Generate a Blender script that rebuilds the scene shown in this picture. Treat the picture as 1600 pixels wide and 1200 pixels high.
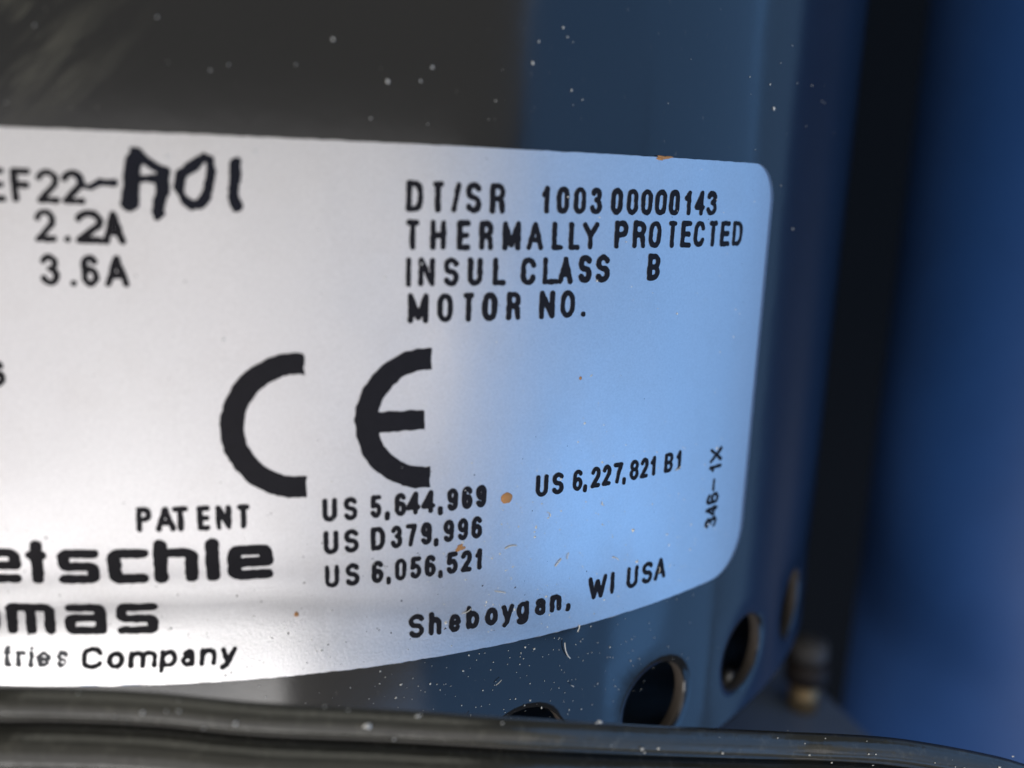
import bpy, bmesh, math, random
import numpy as np
from mathutils import Vector, Matrix

# ---------------------------------------------------------------- scene, camera, light
for o in list(bpy.data.objects):
    bpy.data.objects.remove(o)
scene = bpy.context.scene
COL = scene.collection
S = 0.057                      # radius of the motor housing in metres; lengths below are in radii
rnd = random.Random(7)

cam_d = bpy.data.cameras.new('camera'); cam = bpy.data.objects.new('camera', cam_d); COL.objects.link(cam)
D, YAW, PITCH, ROLL, FPX = 1.79128, 0.252416, 0.217685, 0.0342547, 1425.997
_f = Vector((math.sin(YAW)*math.cos(PITCH), math.cos(YAW)*math.cos(PITCH), -math.sin(PITCH)))
_r = Vector((math.cos(YAW), -math.sin(YAW), 0)); _u = _r.cross(_f)
_r2 = math.cos(ROLL)*_r + math.sin(ROLL)*_u; _u2 = -math.sin(ROLL)*_r + math.cos(ROLL)*_u
M4 = Matrix((_r2, _u2, -_f)).transposed().to_4x4(); M4.translation = Vector((0, -D*S, 0))
cam.matrix_world = M4
cam_d.sensor_width = 36.0; cam_d.lens = FPX/1600*36.0
cam_d.clip_start = 0.002; cam_d.clip_end = 50
cam_d.dof.use_dof = True; cam_d.dof.focus_distance = 0.92*S; cam_d.dof.aperture_fstop = 21.5
scene.camera = cam

w = bpy.data.worlds.new('World'); scene.world = w; w.use_nodes = True
w.node_tree.nodes['Background'].inputs[0].default_value = (0.90, 0.95, 1.0, 1)
w.node_tree.nodes['Background'].inputs[1].default_value = 0.07

def lamp(name, az, el, haz, hel, roll, rgb, dist=8.0):
    """rectangular lamp; az/el in degrees seen from the label, half sizes in degrees, rgb = radiance"""
    a, e = math.radians(az), math.radians(el)
    d = Vector((math.sin(a)*math.cos(e), -math.cos(a)*math.cos(e), math.sin(e)))
    right = Vector((math.cos(a), math.sin(a), 0)); up = right.cross(-d)
    r_ = math.radians(roll)
    r2 = math.cos(r_)*right + math.sin(r_)*up; u2 = d.cross(r2)
    L = bpy.data.lights.new(name, 'AREA'); L.shape = 'RECTANGLE'
    L.size = 2*dist*math.tan(math.radians(haz))*S; L.size_y = 2*dist*math.tan(math.radians(hel))*S
    m = max(rgb); L.color = [c/m for c in rgb]
    L.energy = m*math.pi*L.size*L.size_y
    o = bpy.data.objects.new(name, L); COL.objects.link(o)
    M = Matrix((r2, u2, d)).transposed().to_4x4()
    M.translation = (Vector((0.30, -0.88, -0.25)) + d*dist)*S
    o.matrix_world = M
    return o
def edge_lamp(name, p1, p2, ext0, ext1, width, rgb):
    """rectangular lamp with one edge along p1-p2 (in radii), reaching down from it"""
    p1, p2 = Vector(p1), Vector(p2); e = (p2-p1).normalized()
    mid = p1 - e*ext0 + e*((p2-p1).length+ext0+ext1)/2
    d = (mid-Vector((.2, -.9, -.4))); d = (d-e*d.dot(e)).normalized()
    u = d.cross(e); c = mid - u*width/2
    L = bpy.data.lights.new(name, 'AREA'); L.shape = 'RECTANGLE'
    L.size = ((p2-p1).length+ext0+ext1)*S; L.size_y = width*S
    m = max(rgb); L.color = [q/m for q in rgb]; L.energy = m*math.pi*L.size*L.size_y
    o = bpy.data.objects.new(name, L); COL.objects.link(o)
    M = Matrix((e, u, d)).transposed().to_4x4(); M.translation = c*S; o.matrix_world = M
BLU = (0.155, 0.41, 0.88)
lamp('warm_room_lamp', -26, -12, 55, 16, 0, (0.90, 0.862, 0.875), 9)
lamp('warm_floor_lamp', 5, -39, 14, 11, 0, (0.46, 0.43, 0.40), 8)
lamp('warm_upper_lamp', -20, 18, 58, 18, 0, (0.31, 0.297, 0.27), 9)
lamp('warm_low_lamp', -33, -38, 24, 10, -12, (4.4, 4.3, 4.25), 7)
lamp('overhead_lamp', -15, 66, 24, 18, 0, (0.8, 0.78, 0.68), 8)
lamp('window_lamp', 50, 19, 12, 20, 0, BLU, 8)
lamp('window_tilt_lamp', 44.5, -14, 15, 10, -27, tuple(c*.85 for c in BLU), 8)
lamp('window_middle_lamp', 75.3, 0, 13.2, 34, 0, tuple(c*1.05 for c in BLU), 8)
lamp('window_side_lamp', 94, 0, 6.5, 40, 5, tuple(c*.62 for c in BLU), 8)
edge_lamp('window_low_lamp', (1.882, -7.543, -4.729), (2.899, -7.393, -4.370), 1.0, 7.6, 4.5, BLU)

vs = scene.view_settings
vs.view_transform = 'Standard'; vs.look = 'None'; vs.exposure = 0; vs.gamma = 1; vs.use_curve_mapping = False

# ---------------------------------------------------------------- helpers
def cyl(th, z, r=1.0):
    return (math.sin(th)*r*S, -math.cos(th)*r*S, z*S)
def mesh_obj(name, verts, faces, mat, parent=None, smooth=True):
    me = bpy.data.meshes.new(name); me.from_pydata(verts, [], faces); me.update()
    if smooth: me.polygons.foreach_set('use_smooth', [True]*len(me.polygons))
    if mat: me.materials.append(mat)
    o = bpy.data.objects.new(name, me); COL.objects.link(o)
    if parent: o.parent = parent
    return o
def empty(name, loc=(0, 0, 0)):
    o = bpy.data.objects.new(name, None); COL.objects.link(o); o.location = loc; o.empty_display_size = 0.01
    return o
def tag(o, label=None, cat=None, group=None, kind=None):
    if label: o['label'] = label
    if cat: o['category'] = cat
    if group: o['group'] = group
    if kind: o['kind'] = kind
    return o
class NT:
    def __init__(s, name):
        s.m = bpy.data.materials.new(name); s.m.use_nodes = True; s.t = s.m.node_tree
        s.b = s.t.nodes['Principled BSDF']; s.tc = s.t.nodes.new('ShaderNodeTexCoord')
    def n(s, typ, **kw):
        x = s.t.nodes.new(typ)
        for k, v in kw.items():
            if k.startswith('_'): setattr(x, k[1:], v)
            else:
                key = int(k[1:]) if k[0] == 'i' and k[1:].isdigit() else k
                x.inputs[key].default_value = v
        return x
    def l(s, a, b): s.t.links.new(a, b)
    def coord(s, scale=(1, 1, 1), rot=(0, 0, 0), loc=(0, 0, 0)):
        mp = s.n('ShaderNodeMapping'); mp.inputs['Scale'].default_value = scale
        mp.inputs['Rotation'].default_value = rot; mp.inputs['Location'].default_value = loc
        s.l(s.tc.outputs['Object'], mp.inputs['Vector']); return mp.outputs[0]
    def noise(s, vec, scale, detail=3, rough=.5):
        x = s.n('ShaderNodeTexNoise', Scale=scale, Detail=detail, Roughness=rough); s.l(vec, x.inputs['Vector']); return x.outputs['Fac']
    def ramp(s, fac, stops):
        x = s.n('ShaderNodeValToRGB'); cr = x.color_ramp
        while len(cr.elements) < len(stops): cr.elements.new(.5)
        for e, (p, c) in zip(cr.elements, stops):
            e.position = p; e.color = (c, c, c, 1) if not isinstance(c, tuple) else (*c, 1)
        s.l(fac, x.inputs[0]); return x.outputs[0]
    def math(s, op, a, b):
        x = s.n('ShaderNodeMath', _operation=op)
        for i, v in enumerate((a, b)):
            if isinstance(v, (int, float)): x.inputs[i].default_value = v
            else: s.l(v, x.inputs[i])
        return x.outputs[0]
    def mix(s, fac, a, b):
        x = s.n('ShaderNodeMix', _data_type='RGBA')
        if isinstance(fac, (int, float)): x.inputs[0].default_value = fac
        else: s.l(fac, x.inputs[0])
        for i, v in ((6, a), (7, b)):
            if isinstance(v, tuple): x.inputs[i].default_value = (*v, 1)
            else: s.l(v, x.inputs[i])
        return x.outputs[2]
    def set(s, **kw):
        for k, v in kw.items():
            k = k.replace('_', ' ')
            if isinstance(v, tuple) and len(v) == 3: v = (*v, 1)
            if isinstance(v, (int, float, tuple)): s.b.inputs[k].default_value = v
            else: s.l(v, s.b.inputs[k])
        return s
    def bump(s, h, strength, dist):
        x = s.n('ShaderNodeBump', Strength=strength, Distance=dist); s.l(h, x.inputs['Height']); s.l(x.outputs[0], s.b.inputs['Normal']); return s
K = 1.0/S      # texture scale per housing radius

# ---------------------------------------------------------------- materials
def m_housing():
    t = NT('gloss_black_enamel')
    c = t.coord()
    # settled dust film and scuffs worn into the enamel near the upper left of the wall
    film = t.ramp(t.noise(c, 5*K, 4, .6), [(.35, 0), (.75, 1)])
    spk = t.ramp(t.noise(c, 150*K, 2, .5), [(.70, 0), (.80, 1)])
    streak = t.n('ShaderNodeMapping'); streak.inputs['Scale'].default_value = (70, 70, 7); t.l(t.coord(rot=(0, math.radians(-48), 0)), streak.inputs['Vector'])
    scr = t.ramp(t.noise(streak.outputs[0], 1.0*K, 3, .6), [(.50, 0), (.68, 1)])
    gr = t.n('ShaderNodeVectorMath', _operation='DISTANCE'); t.l(t.tc.outputs['Object'], gr.inputs[0])
    gr.inputs[1].default_value = cyl(-.27, .165)
    near = t.ramp(t.math('MULTIPLY', gr.outputs['Value'], K/.19), [(.10, 1), (1, 0)])
    scuff = t.math('MULTIPLY', scr, near)
    base = t.mix(t.math('MULTIPLY', spk, .35), (.006, .006, .0065), (.10, .09, .075))
    base = t.mix(t.math('MULTIPLY', scuff, .6), base, (.16, .15, .10))
    base = t.mix(t.math('MULTIPLY', film, .012), base, (.20, .19, .17))
    t.set(Base_Color=base, Roughness=t.math('ADD', t.math('MULTIPLY', scuff, .3), .13), IOR=1.66)
    t.bump(t.math('ADD', t.noise(c, 9*K, 2, .4), t.math('MULTIPLY', t.noise(c, 110*K, 2, .5), .045)), .10, .006*S)
    return t.m
def m_label():
    t = NT('satin_silver_film')
    c = t.coord()
    g = t.noise(c, 420*K, 2, .6)
    dirt = t.ramp(t.noise(c, 14*K, 5, .65), [(.50, 0), (.85, 1)])
    smear = t.ramp(t.noise(t.coord(scale=(1, 1, .45), rot=(0, .5, 0)), 9*K, 4, .6), [(.35, 0), (.65, 1)])
    col = t.mix(g, (.66, .65, .65), (.84, .83, .83))
    col = t.mix(t.math('MULTIPLY', dirt, .16), col, (.50, .45, .40))
    t.set(Base_Color=col, Metallic=.86, Roughness=t.math('ADD', t.math('ADD', t.math('MULTIPLY', g, .05), .27), t.math('MULTIPLY', smear, .09)), IOR=1.5)
    b1 = t.math('ADD', t.math('MULTIPLY', t.noise(t.coord(scale=(1, 1, .55)), 5*K, 1, .3), .006), t.math('MULTIPLY', g, .00025))
    t.bump(b1, .55, S)
    return t.m
def m_plain(name, col, rough, metal=0, var=.25, scale=40, bump=0, ior=1.5):
    t = NT(name); c = t.coord()
    v = t.noise(c, scale*K, 4, .6)
    a = tuple(x*(1-var) for x in col); b = tuple(min(1, x*(1+var)) for x in col)
    t.set(Base_Color=t.mix(v, a, b), Roughness=rough, Metallic=metal, IOR=ior)
    if 'ink' in name or 'matt' in name: t.set(Specular_IOR_Level=.2)
    if bump: t.bump(v, .5, bump*S)
    return t.m
def m_cord():
    t = NT('black_vinyl_insulation'); c = t.coord()
    v = t.ramp(t.noise(c, 90*K, 3, .6), [(.55, 0), (.75, 1)])
    f = t.noise(t.coord(scale=(1, 6, 6)), 8*K, 4, .6)
    base = t.mix(t.math('MULTIPLY', v, .22), (.026, .025, .020), (.24, .22, .17))
    base = t.mix(t.math('MULTIPLY', f, .22), base, (.25, .23, .17))
    t.set(Base_Color=base, Roughness=t.math('ADD', t.math('MULTIPLY', f, .12), .13), IOR=1.65)
    t.bump(t.noise(c, 60*K, 3, .6), .25, .002*S)
    return t.m
HOUSING = m_housing(); FILM = m_label(); CORD = m_cord()
INK = m_plain('black_print_ink', (.012, .0105, .013), .6, var=.3, scale=120)
FADED = m_plain('worn_print_ink', (.10, .10, .105), .45, var=.5, scale=90)
MARKER = m_plain('marker_ink', (.006, .007, .014), .45, var=.3, scale=60)
DARK = m_plain('dull_black_iron', (.010, .010, .010), .6, var=.4, bump=.004)
BLUE = m_plain('blue_enamel', (.022, .085, .28), .5, var=.12, scale=10)
PLATE = m_plain('grey_blue_painted_steel', (.16, .21, .31), .4, var=.2, scale=12, bump=.002)
EDGE = m_plain('bare_brown_metal_edge', (.050, .038, .028), .75, var=.4, scale=30)
BLACK = m_plain('matt_black_gap_shade', (.003, .003, .0035), .8, var=.3)  # shade of the gap beside the housing, put into a black colour
BRASS = m_plain('yellow_zinc_steel', (.42, .30, .16), .40, metal=.6, var=.2, scale=20)
CAP = m_plain('dull_grey_cap', (.07, .065, .062), .55, var=.3)
RUBBER = m_plain('dark_brown_rubber', (.020, .013, .010), .6, var=.3)
STEEL = m_plain('dull_steel', (.30, .29, .29), .35, metal=.9, var=.2, scale=30)
RUST = m_plain('rust', (.52, .25, .09), .8, var=.35, scale=70, bump=.004)
GRIME = m_plain('dark_grime', (.05, .04, .035), .8, var=.4, scale=60)
DUST = m_plain('pale_dust', (.78, .76, .70), .7, var=.25, scale=60)

# ---------------------------------------------------------------- motor housing
motor = tag(empty('electric_motor', (0, 0, -1.05*S)), 'glossy black cylindrical motor housing with round vent holes and silver rating label', 'motor')
OFF = Vector((0, 0, 1.05*S))          # children are written in housing coordinates
def part(o, parent=None):
    o.parent = parent or motor
    if parent is None: o.location = OFF
    return o

NH, PER = 34, 8                        # vent holes round the wall, mesh columns for each
TW = 2*math.pi/NH; TH0 = .612
ZC, HT, HR, WALL = -.588, .083, .0505, .015
verts, faces, vid = [], [], {}
def V(key, p):
    if key not in vid: vid[key] = len(verts); verts.append(p)
    return vid[key]
def gcol(k): return TH0 - TW/2 + (k % (NH*PER))*TW/PER
def gv(k, row, z, r=1.0): return V(('g', k % (NH*PER), row), cyl(gcol(k), z, r))
ZTOP = .55
rows = [('t%d' % i, ZC+HT + (ZTOP-ZC-HT)*i/14, 1.0) for i in range(15)]
for i in range(1, 9):                  # rounded shoulder and closed top
    a = math.pi/2*i/8; rows.append(('s%d' % i, ZTOP+.12*math.sin(a), 1-.12*(1-math.cos(a))))
rows += [('c1', ZTOP+.125, .55), ('c2', ZTOP+.127, .10)]
for (n0, z0, r0), (n1, z1, r1) in zip(rows, rows[1:]):
    for k in range(NH*PER):
        faces.append((gv(k, n0, z0, r0), gv(k+1, n0, z0, r0), gv(k+1, n1, z1, r1), gv(k, n1, z1, r1)))
faces.append([gv(k, 'c2', ZTOP+.127, .10) for k in range(NH*PER)])
ZB = -.686
brow = [('t_b', ZC-HT, 1.0), ('b1', ZB+.014, 1.0), ('b2', ZB+.006, .998), ('b3', ZB+.001, .992), ('b4', ZB, .983), ('b5', ZB, .965), ('b6', ZC-HT, .965), ('b7', ZC+HT, .965), ('b8', ZTOP, .965)]
for (n0, z0, r0), (n1, z1, r1) in zip(brow[:6], brow[1:6]):
    for k in range(NH*PER):
        faces.append((gv(k+1, n0, z0, r0), gv(k, n0, z0, r0), gv(k, n1, z1, r1), gv(k+1, n1, z1, r1)))
raw = []
for h in range(NH):                    # wall tile with a round punched hole
    thc = TH0 + h*TW
    per = []
    for i in range(PER): per.append((h*PER+i, 't_b', ZC-HT))
    sid = []
    for i in range(PER+1): sid.append(i/PER)
    loop = [('g', h*PER+i, 0.0) for i in range(PER)]
    pts = []                            # perimeter, counter-clockwise from lower left
    for i in range(PER): pts.append((h*PER+i, 't_b', ZC-HT))
    for i in range(PER): pts.append((h*PER+PER, 'r%d' % i if i else 't_b', ZC-HT+2*HT*i/PER))
    for i in range(PER): pts.append((h*PER+PER-i, 't0', ZC+HT))
    for i in range(PER): pts.append((h*PER, 'r%d' % (PER-i) if i else 't0', ZC+HT-2*HT*i/PER))
    ids = [gv(k, row, z) for k, row, z in pts]
    n = len(pts); rings = [ids]
    for rr, dep in ((HR+.012, 0), (HR+.004, .001), (HR+.0012, .0035), (HR, .008), (HR, WALL)):
        ring = []
        for j, (k, row, z) in enumerate(pts):
            a = math.atan2(z-ZC, TH0 - TW/2 + k*TW/PER - thc)
            ring.append(V((h, rr, dep, j), cyl(thc+rr*math.cos(a), ZC+rr*math.sin(a), 1-dep)))
        rings.append(ring)
    for q, (A, B) in enumerate(zip(rings, rings[1:])):
        for j in range(n):
            if q >= 3: raw.append(len(faces))
            faces.append((A[j], A[(j+1) % n], B[(j+1) % n], B[j]))
shell = part(mesh_obj('housing_shell', verts, faces, HOUSING))
shell.data.materials.append(EDGE)
for q in raw: shell.data.polygons[q].material_index = 1

def revolve(name, prof, mat, parent=None, n=96, cx=0, cy=0, cap=True):
    v, f = [], []
    for (r, z) in prof:
        for k in range(n):
            a = 2*math.pi*k/n; v.append(((cx+math.sin(a)*r)*S, (cy-math.cos(a)*r)*S, z*S))
    for i in range(len(prof)-1):
        for k in range(n):
            k2 = (k+1) % n; f.append((i*n+k, i*n+k2, (i+1)*n+k2, (i+1)*n+k))
    if cap: f.append(list(range(n))[::-1]); f.append([(len(prof)-1)*n+k for k in range(n)])
    o = mesh_obj(name, v, f, mat, parent)
    return o
part(revolve('stator_core', [(.80, -.665), (.83, -.64), (.83, -.30), (.80, -.28)], DARK))
part(revolve('end_bell', [(.58, -1.05), (.60, -1.04), (.62, -.72), (.90, -.70), (.955, -.684), (.955, -.668)], DARK))
for a, z in ((0.6380, -0.6498),):                      # steel stud added inside one vent to give its bright glint
    v, f = [], []
    o = revolve('glint_stud', [(.001, .012), (.010, .011), (.016, .006), (.017, -.002), (.017, -.05)], STEEL, n=20)
    part(o)
    p = Vector(cyl(a, z, .972)); o.location = p + OFF
    o.rotation_euler = Vector((math.sin(a), -math.cos(a), .25)).to_track_quat('Z', 'Y').to_euler()

# ---------------------------------------------------------------- rating label
TL, TR, ZT, ZBOT = -.60, .5712, .0287, -.4530
def inset(z):                          # how far the rounded corners pull the side edge in at height z
    for rc, d in ((.043, ZT-z), (.060, z-ZBOT)):
        if d < rc: return rc - math.sqrt(max(0, rc*rc-(rc-d)**2))
    return 0.0
LR, PR = 1.0022, 1.0027
zs = sorted(set(round(q, 6) for q in [ZBOT+.060*(1-math.cos(math.pi/2*i/14)) for i in range(15)] + [ZT-.043*(1-math.cos(math.pi/2*i/14)) for i in range(15)] +
                [ZBOT+.06+(ZT-.043-ZBOT-.06)*i/40 for i in range(41)]))
NC = 150
verts, faces = [], []
wob = random.Random(3)
edge = [wob.uniform(-.0007, .0007) for _ in range(NC+1)]
for layer, r in ((0, LR), (1, 1.0003)):
    for i, z in enumerate(zs):
        a0, a1 = TL+inset(z), TR-inset(z)
        for k in range(NC+1):
            zz = z + (edge[k] if i in (0,) else edge[NC-k]*.5 if i == len(zs)-1 else 0)
            verts.append(cyl(a0+(a1-a0)*k/NC, zz, r))
nz, nc = len(zs), NC+1
for i in range(nz-1):
    for k in range(NC):
        faces.append((i*nc+k, i*nc+k+1, (i+1)*nc+k+1, (i+1)*nc+k))
B0 = nz*nc
for k in range(NC):
    faces.append((k+1, k, B0+k, B0+k+1)); q = (nz-1)*nc
    faces.append((q+k, q+k+1, B0+q+k+1, B0+q+k))
for i in range(nz-1):
    faces.append((i*nc, (i+1)*nc, B0+(i+1)*nc, B0+i*nc)); e = NC
    faces.append(((i+1)*nc+e, i*nc+e, B0+i*nc+e, B0+(i+1)*nc+e))
label = part(mesh_obj('rating_label', verts, faces, FILM))
tag(label, 'silver rating label with black print wrapped round the housing')

# --- stroke lettering -------------------------------------------------
def arc(cx, cy, rx, ry, a0, a1, n=12):
    return [(cx+rx*math.cos(math.radians(a0+(a1-a0)*i/n)), cy+ry*math.sin(math.radians(a0+(a1-a0)*i/n))) for i in range(n+1)]
def stadium(k=.32): return arc(.5, 1-k, .5, k, 0, 180) + arc(.5, k, .5, k, 180, 360) + [(1, 1-k)]
_bowlP = [(0, 1), (.5, 1)] + arc(.55, .75, .45, .25, 90, -90) + [(0, .5)]
_S = arc(.5, .76, .5, .24, 25, 180)[:] + arc(.5, .76, .5, .25, 180, 250, 5)[1:] + arc(.5, .25, .5, .26, 70, 0, 5) + arc(.5, .25, .5, .25, 0, -155)[1:]
_six = arc(.5, .76, .48, .24, 25, 180) + [(0, .3)] + arc(.5, .28, .5, .28, 180, 540, 20)
GL = {
 'A': [[(0, 0), (.5, 1), (1, 0)], [(.2, .32), (.8, .32)]],
 'B': [_bowlP[:], [(0, 0), (0, 1)], [(0, .5), (.5, .5)] + arc(.55, .25, .45, .25, 90, -90) + [(0, 0)]],
 'C': [arc(.5, .70, .5, .30, 15, 180) + arc(.5, .30, .5, .30, 180, 345)],
 'D': [[(0, 0), (0, 1), (.45, 1)] + arc(.5, .65, .5, .35, 90, 0) + arc(.5, .35, .5, .35, 0, -90) + [(0, 0)]],
 'E': [[(1, 1), (0, 1), (0, 0), (1, 0)], [(0, .5), (.88, .5)]],
 'F': [[(1, 1), (0, 1), (0, 0)], [(0, .52), (.92, .52)]],
 'H': [[(0, 0), (0, 1)], [(1, 0), (1, 1)], [(0, .5), (1, .5)]],
 'I': [[(.5, 0), (.5, 1)]], 'l': [[(.5, 0), (.5, 1)]],
 'L': [[(0, 1), (0, 0), (1, 0)]],
 'M': [[(0, 0), (0, 1), (.5, .12), (1, 1), (1, 0)]],
 'N': [[(0, 0), (0, 1), (1, 0), (1, 1)]],
 'O': [arc(.5, .62, .5, .38, 0, 180) + arc(.5, .38, .5, .38, 180, 360) + [(1, .62)]],
 '0': [stadium(.27)],
 'P': [[(0, 0), (0, 1)], _bowlP],
 'R': [[(0, 0), (0, 1)], _bowlP, [(.62, .5), (.92, .38), (1, 0)]],
 'S': [_S],
 'T': [[(0, 1), (1, 1)], [(.5, 1), (.5, 0)]],
 'U': [[(0, 1)] + arc(.5, .3, .5, .3, 180, 360) + [(1, 1)]],
 'W': [[(0, 1), (.25, 0), (.5, .8), (.75, 0), (1, 1)]],
 'X': [[(0, 0), (1, 1)], [(0, 1), (1, 0)]],
 'Y': [[(0, 1), (.5, .5), (1, 1)], [(.5, .5), (.5, 0)]],
 '/': [[(0, 0), (1, 1)]], '-': [[(0, .5), (1, .5)]],
 '1': [[(.05, .72), (.40, .80), (.75, 1), (.75, 0)]],
 '2': [arc(.5, .72, .5, .28, 165, 0) + [(.93, .56), (0, 0), (1, 0)]],
 '3': [arc(.48, .76, .46, .24, 160, -70) , arc(.48, .27, .52, .27, 85, -160)],
 '4': [[(.75, 0), (.75, 1), (0, .28), (1, .28)]],
 '5': [[(.95, 1), (.1, 1), (.02, .52)] + arc(.48, .30, .52, .30, 130, -155, 16)],
 '6': [_six], '9': [[(1-x, 1-y) for x, y in _six]],
 '7': [[(0, 1), (1, 1), (.62, .55), (.38, 0)]],
 '8': [arc(.5, .76, .46, .24, 0, 360, 18), arc(.5, .27, .5, .27, 0, 360, 18)],
 '.': [[(.45, 0), (.55, 0)]], ',': [[(.55, .06), (.6, 0), (.25, -.16)]],
}
def LOW(x):                             # round lower-case letters, x = x-height
    o_ = arc(.5, x/2, .5, x/2, 0, 360, 22)
    return {
     'a': [arc(.5, .66*x, .44, .34*x, 150, 0) + [(.94, 0)], arc(.46, .29*x, .46, .29*x, 60, 330, 14) + [(.94, .2*x)]],
     'b': [[(0, 1), (0, 0)], o_], 'C': GL['C'], 'S': GL['S'], ',': GL[','],
     'e': [[(.04, x*.52), (.97, x*.52)] + arc(.5, x/2, .5, x/2, 4, 318, 20)],
     'g': [o_, [(1, x), (1, -.1)] + arc(.5, -.1, .5, .2, 0, -150, 8)],
     'h': [[(0, 1), (0, 0)], arc(.5, x*.62, .5, x*.38, 180, 0) + [(1, 0)]],
     'i': [[(.5, 0), (.5, x)], [(.5, .96), (.5, 1.0)]],
     'm': [[(0, 0), (0, x)], arc(.25, x*.7, .25, x*.3, 180, 0, 8) + [(.5, 0)], arc(.75, x*.7, .25, x*.3, 180, 0, 8) + [(1, 0)]],
     'n': [[(0, 0), (0, x)], arc(.5, x*.62, .5, x*.38, 180, 0) + [(1, 0)]],
     'o': [o_], 'p': [[(0, x), (0, -.32)], o_],
     'r': [[(.15, 0), (.15, x)], arc(.75, x*.5, .6, x*.5, 180, 70, 8)],
     's': [[(a, b*x) for a, b in _S]],
     't': [[(.45, 1), (.45, .1), (.6, 0), (.95, 0)], [(0, x), (1, x)]],
     'y': [[(0, x), (.5, 0)], [(1, x), (.42, -.14), (.12, -.28)]],
    }
def rr(x0, x1, x, k=.22):               # helper corner arcs for the wide square letters
    return None
_x = .75; _k = .15
WIDE = {
 'e': [[(.02, _x*.5), (1, _x*.5), (1, _x-_k)] + arc(.85, _x-_k, .15, _k, 0, 90, 5) + arc(.15, _x-_k, .15, _k, 90, 180, 5) + arc(.15, _k, .15, _k, 180, 270, 5) + [(1, 0)]],
 't': [[(.5, 1), (.5, 0)], [(0, _x*.93), (1, _x*.93)]],
 's': [[(1, _x)] + arc(.13, _x-.10, .13, .10, 90, 180, 5) + arc(.13, _x*.5+.10, .13, .10, 180, 270, 5) + arc(.87, _x*.5-.10, .13, .10, 90, 0, 5) + arc(.87, .10, .13, .10, 0, -90, 5) + [(0, 0)]],
 'c': [[(1, _x)] + arc(.15, _x-_k, .15, _k, 90, 180, 5) + arc(.15, _k, .15, _k, 180, 270, 5) + [(1, 0)]],
 'h': [[(0, 1), (0, 0)], [(0, _x)] + arc(.82, _x-_k, .18, _k, 90, 0, 5) + [(1, 0)]],
 'l': [[(.5, 0), (.5, 1)]],
 'm': [[(0, 0), (0, _x)] + arc(.88, _x-_k, .12, _k, 90, 0, 5) + [(1, 0)], [(.5, _x), (.5, 0)]],
 'a': [[(.03, _x)] + arc(.85, _x-_k, .15, _k, 90, 0, 5) + [(1, 0)] + arc(.13, .10, .13, .10, 270, 180, 5) + arc(.13, _x*.5-.06, .13, .10, 180, 90, 5) + [(1, _x*.5+.04)]],
 'o': [[(.5, _x)] + arc(.15, _x-_k, .15, _k, 90, 180, 5) + arc(.15, _k, .15, _k, 180, 270, 5) + arc(.85, _k, .15, _k, 270, 360, 5) + arc(.85, _x-_k, .15, _k, 0, 90, 5) + [(.5, _x)]],
}
_rs = np.random.RandomState(5); _lat = _rs.rand(256, 256)
def vnoise(x, y):
    xi = np.floor(x).astype(int); yi = np.floor(y).astype(int); fx = x-xi; fy = y-yi
    fx = fx*fx*(3-2*fx); fy = fy*fy*(3-2*fy)
    g = lambda i, j: _lat[(xi+i) % 256, (yi+j) % 256]
    return (g(0, 0)*(1-fx)+g(1, 0)*fx)*(1-fy) + (g(0, 1)*(1-fx)+g(1, 1)*fx)*fy
def seg_dist(X, Y, pl, ax=1.0):
    d = np.full(X.shape, 1e9)
    for (x0, y0), (x1, y1) in zip(pl, pl[1:]):
        ex, ey = (x1-x0)*ax, y1-y0; L = ex*ex+ey*ey
        px, py = (X-x0)*ax, Y-y0
        t = np.clip((px*ex+py*ey)/L, 0, 1) if L > 1e-14 else 0*px
        d = np.minimum(d, np.hypot(px-t*ex, py-t*ey))
    return d
def march(F, xs, ys, verts, faces, r):
    """filled contour of F > 0 as polygons laid on the label"""
    idx = {}
    ny, nx = F.shape
    ins = F > 0
    cnt = ins[:-1, :-1].astype(int)+ins[1:, :-1]+ins[:-1, 1:]+ins[1:, 1:]
    def vert(k, x, y):
        if k not in idx: idx[k] = len(verts); verts.append(cyl(x, y, r))
        return idx[k]
    for j, i in zip(*np.nonzero(cnt)):
        c = ((j, i), (j, i+1), (j+1, i+1), (j+1, i)); poly = []
        for q in range(4):
            a, b = c[q], c[(q+1) % 4]
            if ins[a]: poly.append(vert(a, xs[a[1]], ys[a[0]]))
            if ins[a] != ins[b]:
                lo, hi = min(a, b), max(a, b); t = F[lo]/(F[lo]-F[hi])
                poly.append(vert((lo, hi), xs[lo[1]]+(xs[hi[1]]-xs[lo[1]])*t, ys[lo[0]]+(ys[hi[0]]-ys[lo[0]])*t))
        if len(poly) >= 3: faces.append(poly)
def ink(strokes, verts, faces, cell, jit, jl, ax=1.0, holes=0.0, r=PR):
    """strokes: list of (polyline, halfwidth) in label coordinates; rasterised, edge roughened and contoured"""
    P = np.array([q for s, h in strokes for q in s]); hm = max(h for s, h in strokes)/ax + 3*cell
    xs = np.arange(P[:, 0].min()-hm, P[:, 0].max()+hm+cell, cell); ys = np.arange(P[:, 1].min()-hm, P[:, 1].max()+hm+cell, cell)
    X, Y = np.meshgrid(xs, ys); F = np.full(X.shape, -1e9)
    for s, h in strokes: F = np.maximum(F, h-seg_dist(X, Y, s, ax))
    F = F + jit*(vnoise(X/jl+17, Y/jl+31)-.5)*2 + .5*jit*(vnoise(X/jl*2.3+57, Y/jl*2.3+11)-.5)*2
    if holes: F = F - np.maximum(0, vnoise(X/(jl*1.3)+5, Y/(jl*1.3)+91)-(1-holes))*jit*14
    march(F, xs, ys, verts, faces, r)
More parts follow.
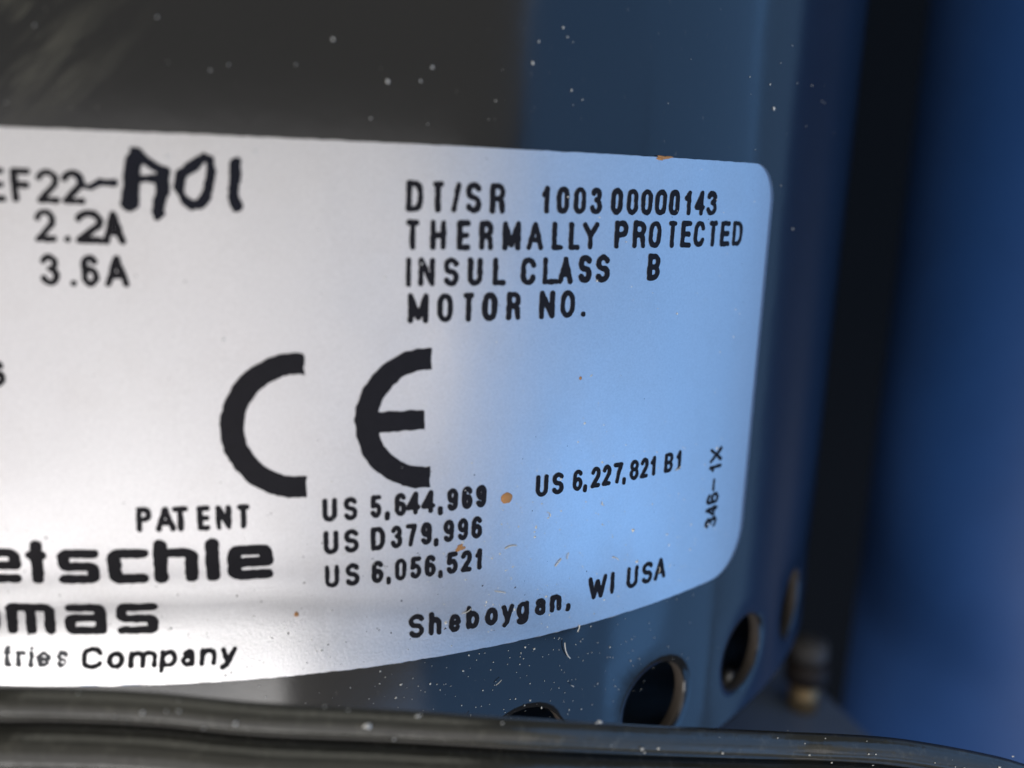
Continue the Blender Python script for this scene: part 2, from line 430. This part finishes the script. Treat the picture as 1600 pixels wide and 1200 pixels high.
LINES = [
    ('DT/SR', -0.0282, -0.0013, 0.130, [('D', 0.1057, 0.1211), ('T', 0.1288, 0.1391), ('/', 0.1459, 0.1555), ('S', 0.1594, 0.1744), ('R', 0.1824, 0.1973)]),
    ('serial', -0.0274, -0.0022, 0.155, [('1', 0.2343, 0.2431), ('0', 0.2501, 0.2637), ('0', 0.2687, 0.2824), ('3', 0.2876, 0.3009), ('0', 0.3118, 0.3257), ('0', 0.331, 0.3453), ('0', 0.3493, 0.3639), ('0', 0.368, 0.3833), ('0', 0.3874, 0.4017), ('1', 0.4091, 0.4201), ('4', 0.4252, 0.4409), ('3', 0.4441, 0.4605)]),
    ('therm', -0.0606, -0.0343, 0.130, [('T', 0.1063, 0.1175), ('H', 0.1274, 0.142), ('E', 0.1521, 0.1644), ('R', 0.1731, 0.1868), ('M', 0.1957, 0.2139), ('A', 0.2203, 0.2377), ('L', 0.2466, 0.2589), ('L', 0.2651, 0.2772), ('Y', 0.2804, 0.2989)]),
    ('prot', -0.0597, -0.0328, 0.130, [('P', 0.3183, 0.3348), ('R', 0.3412, 0.3576), ('O', 0.3621, 0.3789), ('T', 0.389, 0.4005), ('E', 0.4075, 0.4229), ('C', 0.4272, 0.4442), ('T', 0.4517, 0.4646), ('E', 0.4712, 0.4876), ('D', 0.4929, 0.5112)]),
    ('insul', -0.0924, -0.0669, 0.130, [('I', 0.107, 0.11), ('N', 0.1172, 0.1324), ('S', 0.1403, 0.1546), ('U', 0.1629, 0.1772), ('L', 0.1872, 0.2), ('C', 0.2156, 0.2311), ('L', 0.2384, 0.2565), ('A', 0.255, 0.2712)]),
    ('ass b', -0.0921, -0.0651, 0.140, [('S', 0.2776, 0.2931), ('S', 0.298, 0.3145), ('B', 0.3635, 0.3799)]),
    ('motor', -0.1247, -0.0982, 0.130, [('M', 0.1081, 0.1271), ('O', 0.1348, 0.1498), ('T', 0.1593, 0.17), ('O', 0.1778, 0.1927), ('R', 0.2021, 0.2164), ('N', 0.2362, 0.2528), ('O', 0.2593, 0.2754), ('.', 0.2826, 0.2888)]),
    ('us1', -0.3042, -0.2816, 0.195, [('U', 0.0319, 0.0454), ('S', 0.0507, 0.0637), ('5', 0.0749, 0.0856), (',', 0.089, 0.0923), ('6', 0.0973, 0.1084), ('4', 0.108, 0.1217), ('4', 0.1223, 0.1362), (',', 0.1392, 0.1431), ('9', 0.1474, 0.1585), ('6', 0.1622, 0.1731), ('9', 0.1764, 0.1872)]),
    ('us2', -0.3353, -0.3128, 0.180, [('U', 0.0328, 0.0462), ('S', 0.0511, 0.0647), ('D', 0.0754, 0.0885), ('3', 0.0939, 0.1049), ('7', 0.108, 0.119), ('9', 0.1225, 0.1332), (',', 0.1356, 0.1393), ('9', 0.1444, 0.1552), ('9', 0.1585, 0.1695), ('6', 0.1727, 0.1839)]),
    ('us3', -0.3681, -0.3459, 0.180, [('U', 0.0335, 0.0467), ('S', 0.0522, 0.0652), ('6', 0.0763, 0.0873), (',', 0.0903, 0.0939), ('0', 0.0979, 0.1092), ('5', 0.1126, 0.1235), ('6', 0.1266, 0.1376), (',', 0.1405, 0.1442), ('5', 0.1484, 0.1596), ('2', 0.1629, 0.1738), ('1', 0.1772, 0.185)]),
    ('us4', -0.3017, -0.2792, 0.170, [('U', 0.2406, 0.2542), ('S', 0.2591, 0.2725), ('6', 0.2834, 0.2952), (',', 0.2966, 0.3011), ('2', 0.3059, 0.3175), ('2', 0.3203, 0.3312), ('7', 0.3348, 0.347), (',', 0.3474, 0.352), ('8', 0.357, 0.3695), ('2', 0.3718, 0.3831), ('1', 0.3863, 0.3949), ('B', 0.4077, 0.4209), ('1', 0.426, 0.4349)]),
    ('sheb', -0.4294, -0.4046, 0.150, [('S', 0.1113, 0.127), ('h', 0.1315, 0.1443), ('e', 0.1514, 0.1645), ('b', 0.1697, 0.1836), ('o', 0.1898, 0.2035), ('y', 0.2074, 0.2211), ('g', 0.2241, 0.2381), ('a', 0.2449, 0.2577), ('n', 0.2629, 0.2764), (',', 0.2822, 0.2882)]),
    ('wi', -0.4261, -0.4004, 0.130, [('W', 0.3099, 0.3345), ('I', 0.34, 0.3446), ('U', 0.3623, 0.3788), ('S', 0.3848, 0.401), ('A', 0.4038, 0.4221)]),
    ('ef22', -0.0289, -0.0021, 0.120, [('E', -0.2241, -0.2093), ('F', -0.205, -0.19), ('2', -0.186, -0.1683), ('2', -0.1666, -0.1489)]),
    ('2.2A', -0.0595, -0.0331, 0.120, [('2', -0.1898, -0.1728), ('.', -0.1676, -0.162), ('2', -0.1584, -0.1365), ('A', -0.1376, -0.1201)]),
    ('3.6A', -0.0944, -0.0685, 0.125, [('3', -0.1881, -0.1729), ('.', -0.1654, -0.1601), ('6', -0.1561, -0.1423), ('A', -0.138, -0.1188)]),
    ('patent', -0.3060, -0.2834, 0.150, [('P', -0.1247, -0.1117), ('A', -0.109, -0.0921), ('T', -0.0948, -0.0815), ('E', -0.0743, -0.0634), ('N', -0.0589, -0.0455), ('T', -0.0407, -0.0303)]),
    ('etschle', -0.3537, -0.3141, 0.200, [('e', -0.2637, -0.2231), ('t', -0.2193, -0.2006), ('s', -0.1929, -0.1572), ('c', -0.1506, -0.1165), ('h', -0.112, -0.0748), ('l', -0.0676, -0.0582), ('e', -0.0499, -0.0115)]),
    ('mas', -0.4018, -0.3657, 0.200, [('o', -0.2815, -0.2463), ('m', -0.2403, -0.198), ('a', -0.1906, -0.1546), ('s', -0.1467, -0.1107)]),
    ('tries', -0.4336, -0.4137, 0.120, [('t', -0.2463, -0.2392), ('r', -0.2354, -0.2277), ('i', -0.2235, -0.2204), ('e', -0.217, -0.2054), ('s', -0.1999, -0.1902)]),
    ('company', -0.4356, -0.4142, 0.140, [('C', -0.1785, -0.1606), ('o', -0.1569, -0.142), ('m', -0.1382, -0.1139), ('p', -0.1118, -0.0964), ('a', -0.0932, -0.0812), ('n', -0.0773, -0.0628), ('y', -0.06, -0.0453)]),
    ('six', -0.1796, -0.1568, 0.140, [('6', -0.2406, -0.2223)]),
]
STYLE = {'sheb': LOW(.70), 'tries': LOW(.72), 'company': LOW(.74), 'etschle': WIDE, 'mas': WIDE}
AX = {'etschle': .74, 'mas': .74}
BOLD = {'etschle': 1.0, 'mas': 1.0, 'us1': 1.1, 'us2': 1.12, 'us3': 1.12, 'us4': 1.15, '2.2A': 1.65, '3.6A': 1.6, 'ef22': 1.6, 'company': 1.42, 'patent': 1.42, 'serial': 1.32, 'sheb': 1.4, 'etschle': 1.05}
SLANT = {'tries': .12, 'company': .12}
for name, zb, zc, sw, glyphs in LINES:
    font = STYLE.get(name, GL); ax = AX.get(name, 1.0); H = zc-zb; h = sw*BOLD.get(name, 1.52)*H/2
    verts, faces = [], []
    for ch, a, b in glyphs:
        g = font.get(ch) or GL[ch]
        hx = min(h/ax, (b-a)/2)
        st = []
        for pl in g:
            q = []
            for x, y in pl:
                yy = zb+h+(H-2*h)*y
                q.append((a+hx+(b-a-2*hx)*x + SLANT.get(name, 0)*(yy-zb-.35*H), yy))
            st.append((q, h*(.93+.14*rnd.random())))
        ink(st, verts, faces, H/(30 if name not in ('etschle', 'mas') else 40), (.0003 if name[:2] == 'us' else .00045) if name not in ('tries',) else .0010, .0042, ax, .20 if name == 'tries' else 0)
    mesh_obj('printed_text', verts, faces, FADED if name == 'tries' else INK, label, smooth=False)

# small form number running up the right edge
verts, faces = [], []
for ch, z0, z1 in (('3', -.3845, -.3715), ('4', -.3705, -.3570), ('6', -.3555, -.3415), ('-', -.3400, -.3235), ('1', -.3160, -.3070), ('X', -.3045, -.2870)):
    x0, x1 = .4860, .5090; h = .0020
    ink([([(x1-h-(x1-x0-2*h)*y, z0+h+(z1-z0-2*h)*x) for x, y in pl], h) for pl in GL[ch]], verts, faces, .0009, .0007, .004)
mesh_obj('printed_text', verts, faces, INK, label, smooth=False)

# the two round letters of the conformity mark: ring arcs with straight cut ends
def ring_letter(cx, cz, ro, ri, xcut, bar=None):
    verts, faces = [], []
    cell = .0011
    xs = np.arange(cx-ro-.006, xcut+.006, cell); ys = np.arange(cz-ro-.006, cz+ro+.006, cell)
    X, Y = np.meshgrid(xs, ys); d = np.hypot(X-cx, Y-cz)
    F = np.minimum(np.minimum(ro-d, d-ri), xcut-X)
    if bar: F = np.maximum(F, np.minimum(np.minimum(bar[1]-X, X-(cx-ro+.004)), bar[2]-np.abs(Y-bar[0])))
    jl = .0062
    F = F + (.0013)*(vnoise(X/jl+7, Y/jl+3)-.5) + .0010*(vnoise(X/.003+27, Y/.003+13)-.5)
    march(F, xs, ys, verts, faces, PR)
    return mesh_obj('conformity_mark_letter', verts, faces, INK, label, smooth=False)
ring_letter(.0130, -.2141, .0656, .0460, .0187)
ring_letter(.1270, -.2128, .0656, .0457, .1306, (-.2132, .1246, .0093))

# marker pen writing after the printed type number
def hand(strokes):
    verts, faces = [], []
    ink([(q, h*1.26) for q, h in strokes], verts, faces, .0009, .0011, .006, 1.0, .12, PR+.0005)
    mesh_obj('handwritten_mark', verts, faces, MARKER, label, smooth=False)
hand([([(-.1530, -.0085), (-.1494, -.0148), (-.1438, -.0152), (-.1366, -.0108), (-.1264, -.0116)], .0020)])
hand([([(-.1089, .0104), (-.1125, -.0029), (-.1144, -.0180), (-.1157, -.0270)], .0052),
      ([(-.1089, .0110), (-.0978, .0042), (-.0872, -.0012), (-.0888, -.0121), (-.0928, -.0257), (-.0945, -.0360)], .0030),
      ([(-.0890, -.0050), (-.0905, -.0160), (-.0940, -.0330)], .0042), ([(-.1130, -.0075), (-.1, -.0071), (-.0886, -.0066)], .0026)])
hand([([(-.0568, .0110), (-.0524, .0088), (-.0528, -.0042), (-.0562, -.0179), (-.0607, -.0258), (-.0674, -.0279), (-.0737, -.0226), (-.0772, -.0135), (-.0750, -.0028), (-.0661, .0037), (-.0568, .0110)], .0030)])
hand([([(-.0332, .0075), (-.0343, -.0070), (-.0352, -.0206), (-.0334, -.0266)], .0036)])

# rust spots and smear on the label
def blob(parent, name, th, z, ru, rv, mat, h=.0016, n=26, rough=.10, seed=0, r0=LR):
    rg = random.Random(seed); v = [cyl(th, z, r0+h)]; f = []
    ks = [1+rough*(rg.random()-.5)*2 for _ in range(n)]
    ks = [(ks[i-1]+2*ks[i]+ks[(i+1) % n])/4 for i in range(n)]
    for q, hh in ((.55, h*.85), (.85, h*.5), (1.0, .0002)):
        for i in range(n):
            a = 2*math.pi*i/n; v.append(cyl(th+ru*q*ks[i]*math.cos(a), z+rv*q*ks[i]*math.sin(a), r0+hh))
    for i in range(n): f.append((0, 1+i, 1+(i+1) % n))
    for q in range(2):
        for i in range(n):
            a, b = 1+q*n+i, 1+q*n+(i+1) % n; f.append((a, a+n, b+n, b))
    return mesh_obj(name, v, f, mat, parent)
blob(label, 'rust_spot', .2087, -.298, .0062, .0056, RUST, seed=1)
blob(label, 'rust_spot', .1618, -.3429, .0040, .0036, RUST, h=.001, seed=2, rough=.5)
blob(label, 'rust_spot', .2863, -.1851, .0016, .0018, RUST, h=.0008, seed=3)
blob(label, 'rust_spot', .0079, -.3913, .0022, .0024, RUST, h=.0008, seed=4)
blob(label, 'rust_spot', .3756, .0285, .0105, .0014, RUST, h=.0012, seed=5, rough=.6)
blob(label, 'rust_spot', .371, .0270, .0050, .0012, RUST, h=.0012, seed=6, rough=.6)

# ---------------------------------------------------------------- power cord in front of the housing
CORDPATH = [(-0.4727, -0.997, -0.4367), (-0.3461, -1.0316, -0.4221), (-0.2213, -1.0673, -0.4141), (-0.1636, -1.0777, -0.4156), (-0.1003, -1.0898, -0.4195), (-0.0262, -1.1048, -0.4276), (0.0759, -1.1107, -0.4423), (0.184, -1.1184, -0.4583), (0.3086, -1.1049, -0.4901), (0.4518, -1.0867, -0.5263), (0.5223, -1.0888, -0.5367), (0.5952, -1.092, -0.5496), (0.6895, -1.0987, -0.5737), (0.7477, -1.1043, -0.5936), (0.88, -1.1096, -0.6524)]
def smooth_path(P, n=8):
    out = []
    for i in range(len(P)-1):
        p0, p1, p2, p3 = P[max(i-1, 0)], P[i], P[i+1], P[min(i+2, len(P)-1)]
        for k in range(n):
            t = k/n
            out.append(.5*((2*p1)+(p2-p0)*t+(2*p0-5*p1+4*p2-p3)*t*t+(3*p1-p0-3*p2+p3)*t**3))
    out.append(P[-1]); return out
def sweep(name, path, prof, mat, parent):
    v, f = [], []; n = len(prof)
    for i, p in enumerate(path):
        t = (path[min(i+1, len(path)-1)]-path[max(i-1, 0)]).normalized()
        up = Vector((0, -.22, 1)); up = (up-t*up.dot(t)).normalized(); out = t.cross(up)   # out points at the viewer
        for (a, b) in prof: v.append((p+out*a+up*b)*S)
    for i in range(len(path)-1):
        for k in range(n):
            k2 = (k+1) % n; f.append((i*n+k, (i+1)*n+k, (i+1)*n+k2, i*n+k2))
    f.append(list(range(n))); f.append([(len(path)-1)*n+k for k in range(n)][::-1])
    return mesh_obj(name, v, f, mat, parent)
cord = tag(empty('power_cord', Vector(CORDPATH[0])*S), 'black two lobed power cord running across below the label', 'cord')
path = smooth_path([Vector(p)-Vector(CORDPATH[0]) for p in CORDPATH])
RL = 0.0164
def lobe(cz, r, fl=0):
    return [(r*math.cos(a)*1.0, cz+r*math.sin(a)) for a in [2*math.pi*k/28 for k in range(8)]]
sweep('insulated_lead', path, lobe(0, RL), CORD, cord)
low = sweep('insulated_lead', path, [(a+.004, b) for a, b in lobe(-2.55*RL, RL*1.55)], CORD, cord)
sweep('web', path, [(-.004, -RL*1.3), (.004, -RL*1.3), (.004, -RL*.7), (-.004, -RL*.7)], CORD, cord)

# ---------------------------------------------------------------- dust and lint
verts, faces = [], []
dr = random.Random(21)
def speck(th, z, s, r):
    b = len(verts); n = 5
    for i in range(n):
        a = 2*math.pi*i/n + dr.random()*.8; q = s*(.55+.6*dr.random())
        verts.append(cyl(th+q*math.cos(a), z+q*math.sin(a)*dr.uniform(.6, 1.3), r))
    verts.append(cyl(th, z, r+s*.7))
    for i in range(n): faces.append((b+i, b+(i+1) % n, b+n))
def fibre(th, z, L, ang, r, wd=.0006):
    b = len(verts); m = 5; bend = dr.uniform(-.9, .9)
    for i in range(m+1):
        t = i/m; a = ang+bend*(t-.5); x = th+L*(t-.5)*math.cos(a); y = z+L*(t-.5)*math.sin(a)
        nx, ny = -math.sin(a)*wd, math.cos(a)*wd; lift = r+.0005+.0006*math.sin(3*t)
        verts.append(cyl(x+nx, y+ny, lift)); verts.append(cyl(x-nx, y-ny, lift)); verts.append(cyl(x, y, lift+wd*1.4))
    for i in range(m):
        p, q = b+3*i, b+3*i+3
        faces.append((p+1, q+1, q+2, p+2)); faces.append((p, p+2, q+2, q)); faces.append((p, q, q+1, p+1))
for _ in range(330):                                   # on the label, thickest over its lower right
    th = dr.gauss(.24, .14); z = dr.gauss(-.36, .075)
    if TL < th < TR-.03 and ZBOT+.005 < z < ZT-.02: speck(th, z, .0008*dr.lognormvariate(0, .42), LR)
for _ in range(170):
    th = dr.uniform(-.24, .54); z = dr.uniform(-.44, .02); speck(th, z, .0007*dr.lognormvariate(0, .45), LR)
for _ in range(260):                                   # on the black wall under the label
    th = dr.gauss(.20, .12); z = dr.uniform(-.56, -.458); speck(th, z, .0006*dr.lognormvariate(0, .4), 1.0005)
for _ in range(45):
    th = dr.uniform(-.25, .75); z = dr.uniform(.04, .17); speck(th, z, .0007*dr.lognormvariate(0, .5), 1.0005)
for th, z, s in ((.090, .078, .0042), (.118, .080, .0026), (.128, .092, .0030), (-.115, .131, .0034), (-.088, .115, .0022), (-.060, .140, .0024), (.25, .135, .0026), (.262, .083, .0028), (.005, .165, .0026),
                 (.5895, .006, .0020), (.633, -.043, .0030), (-.018, .018, .0038), (.262, -.012, .0026), (.333, -.053, .0024), (.3, -.09, .0028), (.41, -.128, .0030), (.12, -.072, .0026)):
    speck(th, z, s*.5, 1.0005 if z > .03 or th > TR else PR)
for th, z, L, a in ((.285, -.478, .022, -1.2), (.300, -.455, .008, 1.3), (.205, -.395, .012, -.3), (.215, -.348, .013, .1), (.27, -.375, .010, .8),
                    (.345, -.385, .009, -.6), (.17, -.41, .010, .4), (-.115, .150, .014, .7), (.43, -.30, .008, .5)):
    fibre(th, z, L, a, LR)
for _ in range(8):
    fibre(dr.gauss(.25, .13), dr.uniform(-.55, -.30), dr.uniform(.003, .008), dr.uniform(0, 6.3), LR, .0004)
for _ in range(110):                                   # on the cord
    q = path[dr.randrange(4, len(path)-4)]; t = dr.uniform(.15, 2.6); c = Vector(CORDPATH[0]) + q + Vector((dr.uniform(-.02, .02), -RL*1.0*math.sin(t), RL*1.0*math.cos(t)))
    if t > 1.9: c.z -= RL*2.1
    z0 = len(verts); s = .0009*dr.lognormvariate(0, .5)
    for k in range(4):
        a = 1.57*k + dr.random(); verts.append(tuple((c+Vector((s*math.cos(a)*1.4, -.0008, s*math.sin(a))))*S))
    verts.append(tuple((c+Vector((0, -s-.001, s*.4)))*S))
    for k in range(4): faces.append((z0+k, z0+(k+1) % 4, z0+4))
dust = mesh_obj('dust', verts, faces, DUST, None, smooth=False)
tag(dust, 'pale dust specks and lint scattered over the label, black housing and cord', 'dust', kind='stuff')

verts, faces = [], []
for _ in range(120):
    speck(dr.gauss(-.02, .13), max(-.447, dr.gauss(-.37, .05)), .0006*dr.lognormvariate(0, .45), LR)
for _ in range(70): speck(dr.uniform(-.25, .54), dr.uniform(-.44, .02), .0005*dr.lognormvariate(0, .4), LR)
grime = mesh_obj('grime', verts, faces, GRIME, None, smooth=False)
tag(grime, 'tiny dark grime specks on the silver label', 'grime', kind='stuff')

# ---------------------------------------------------------------- mounting plate, bolt, neighbouring cylinder
def bevel_box(name, x0, x1, y0, y1, z0, z1, bev, mat, parent=None):
    bm = bmesh.new(); bmesh.ops.create_cube(bm, size=1)
    for v in bm.verts:
        v.co = Vector(((x0+x1)/2+(x1-x0)*v.co.x, (y0+y1)/2+(y1-y0)*v.co.y, (z0+z1)/2+(z1-z0)*v.co.z))*S
    bmesh.ops.bevel(bm, geom=bm.edges[:], offset=bev*S, segments=3, affect='EDGES', profile=.5)
    me = bpy.data.meshes.new(name); bm.to_mesh(me); bm.free(); me.materials.append(mat)
    o = bpy.data.objects.new(name, me); COL.objects.link(o); o.parent = parent
    return o
plate = bevel_box('mounting_plate', -.8, 1.13, -.66, .5, -1.12, -1.052, .02, PLATE)
tag(plate, 'grey painted steel mounting plate under the motor, out of focus', 'plate')

bolt = tag(empty('mounting_bolt', (1.04*S, -.28*S, -1.052*S)), 'blurred brass coloured bolt with dark washer beside the motor', 'bolt')
for nm, prof, mat in (('shaft', [(.030, 0), (.030, .062)], BRASS), ('washer', [(.030, .0625), (.044, .066), (.044, .108), (.036, .112)], RUBBER),
                      ('head', [(.034, .1125), (.040, .120), (.038, .150), (.020, .160)], CAP)):
    o = revolve(nm, prof, mat, n=32); o.parent = bolt

tank = tag(empty('cylindrical_can', (1.776*S, -.178*S, -1.9*S)), 'smooth blue cylindrical can at the right edge, far out of focus', 'can')
o = revolve('can_wall', [(.38, 0), (.43, .02), (.45, .05), (.45, 3.0), (.43, 3.04), (.38, 3.06)], BLUE, n=128); o.parent = tank

backdrop = bevel_box('gap_shade_backdrop', .3, 4.2, 2.2, 2.3, -3.2, 1.8, .02, BLACK)  # added black sheet, standing in for the unlit gap
tag(backdrop, 'matt black panel added to stand in for the shade in the gap behind the motor and the blue can', 'backdrop')
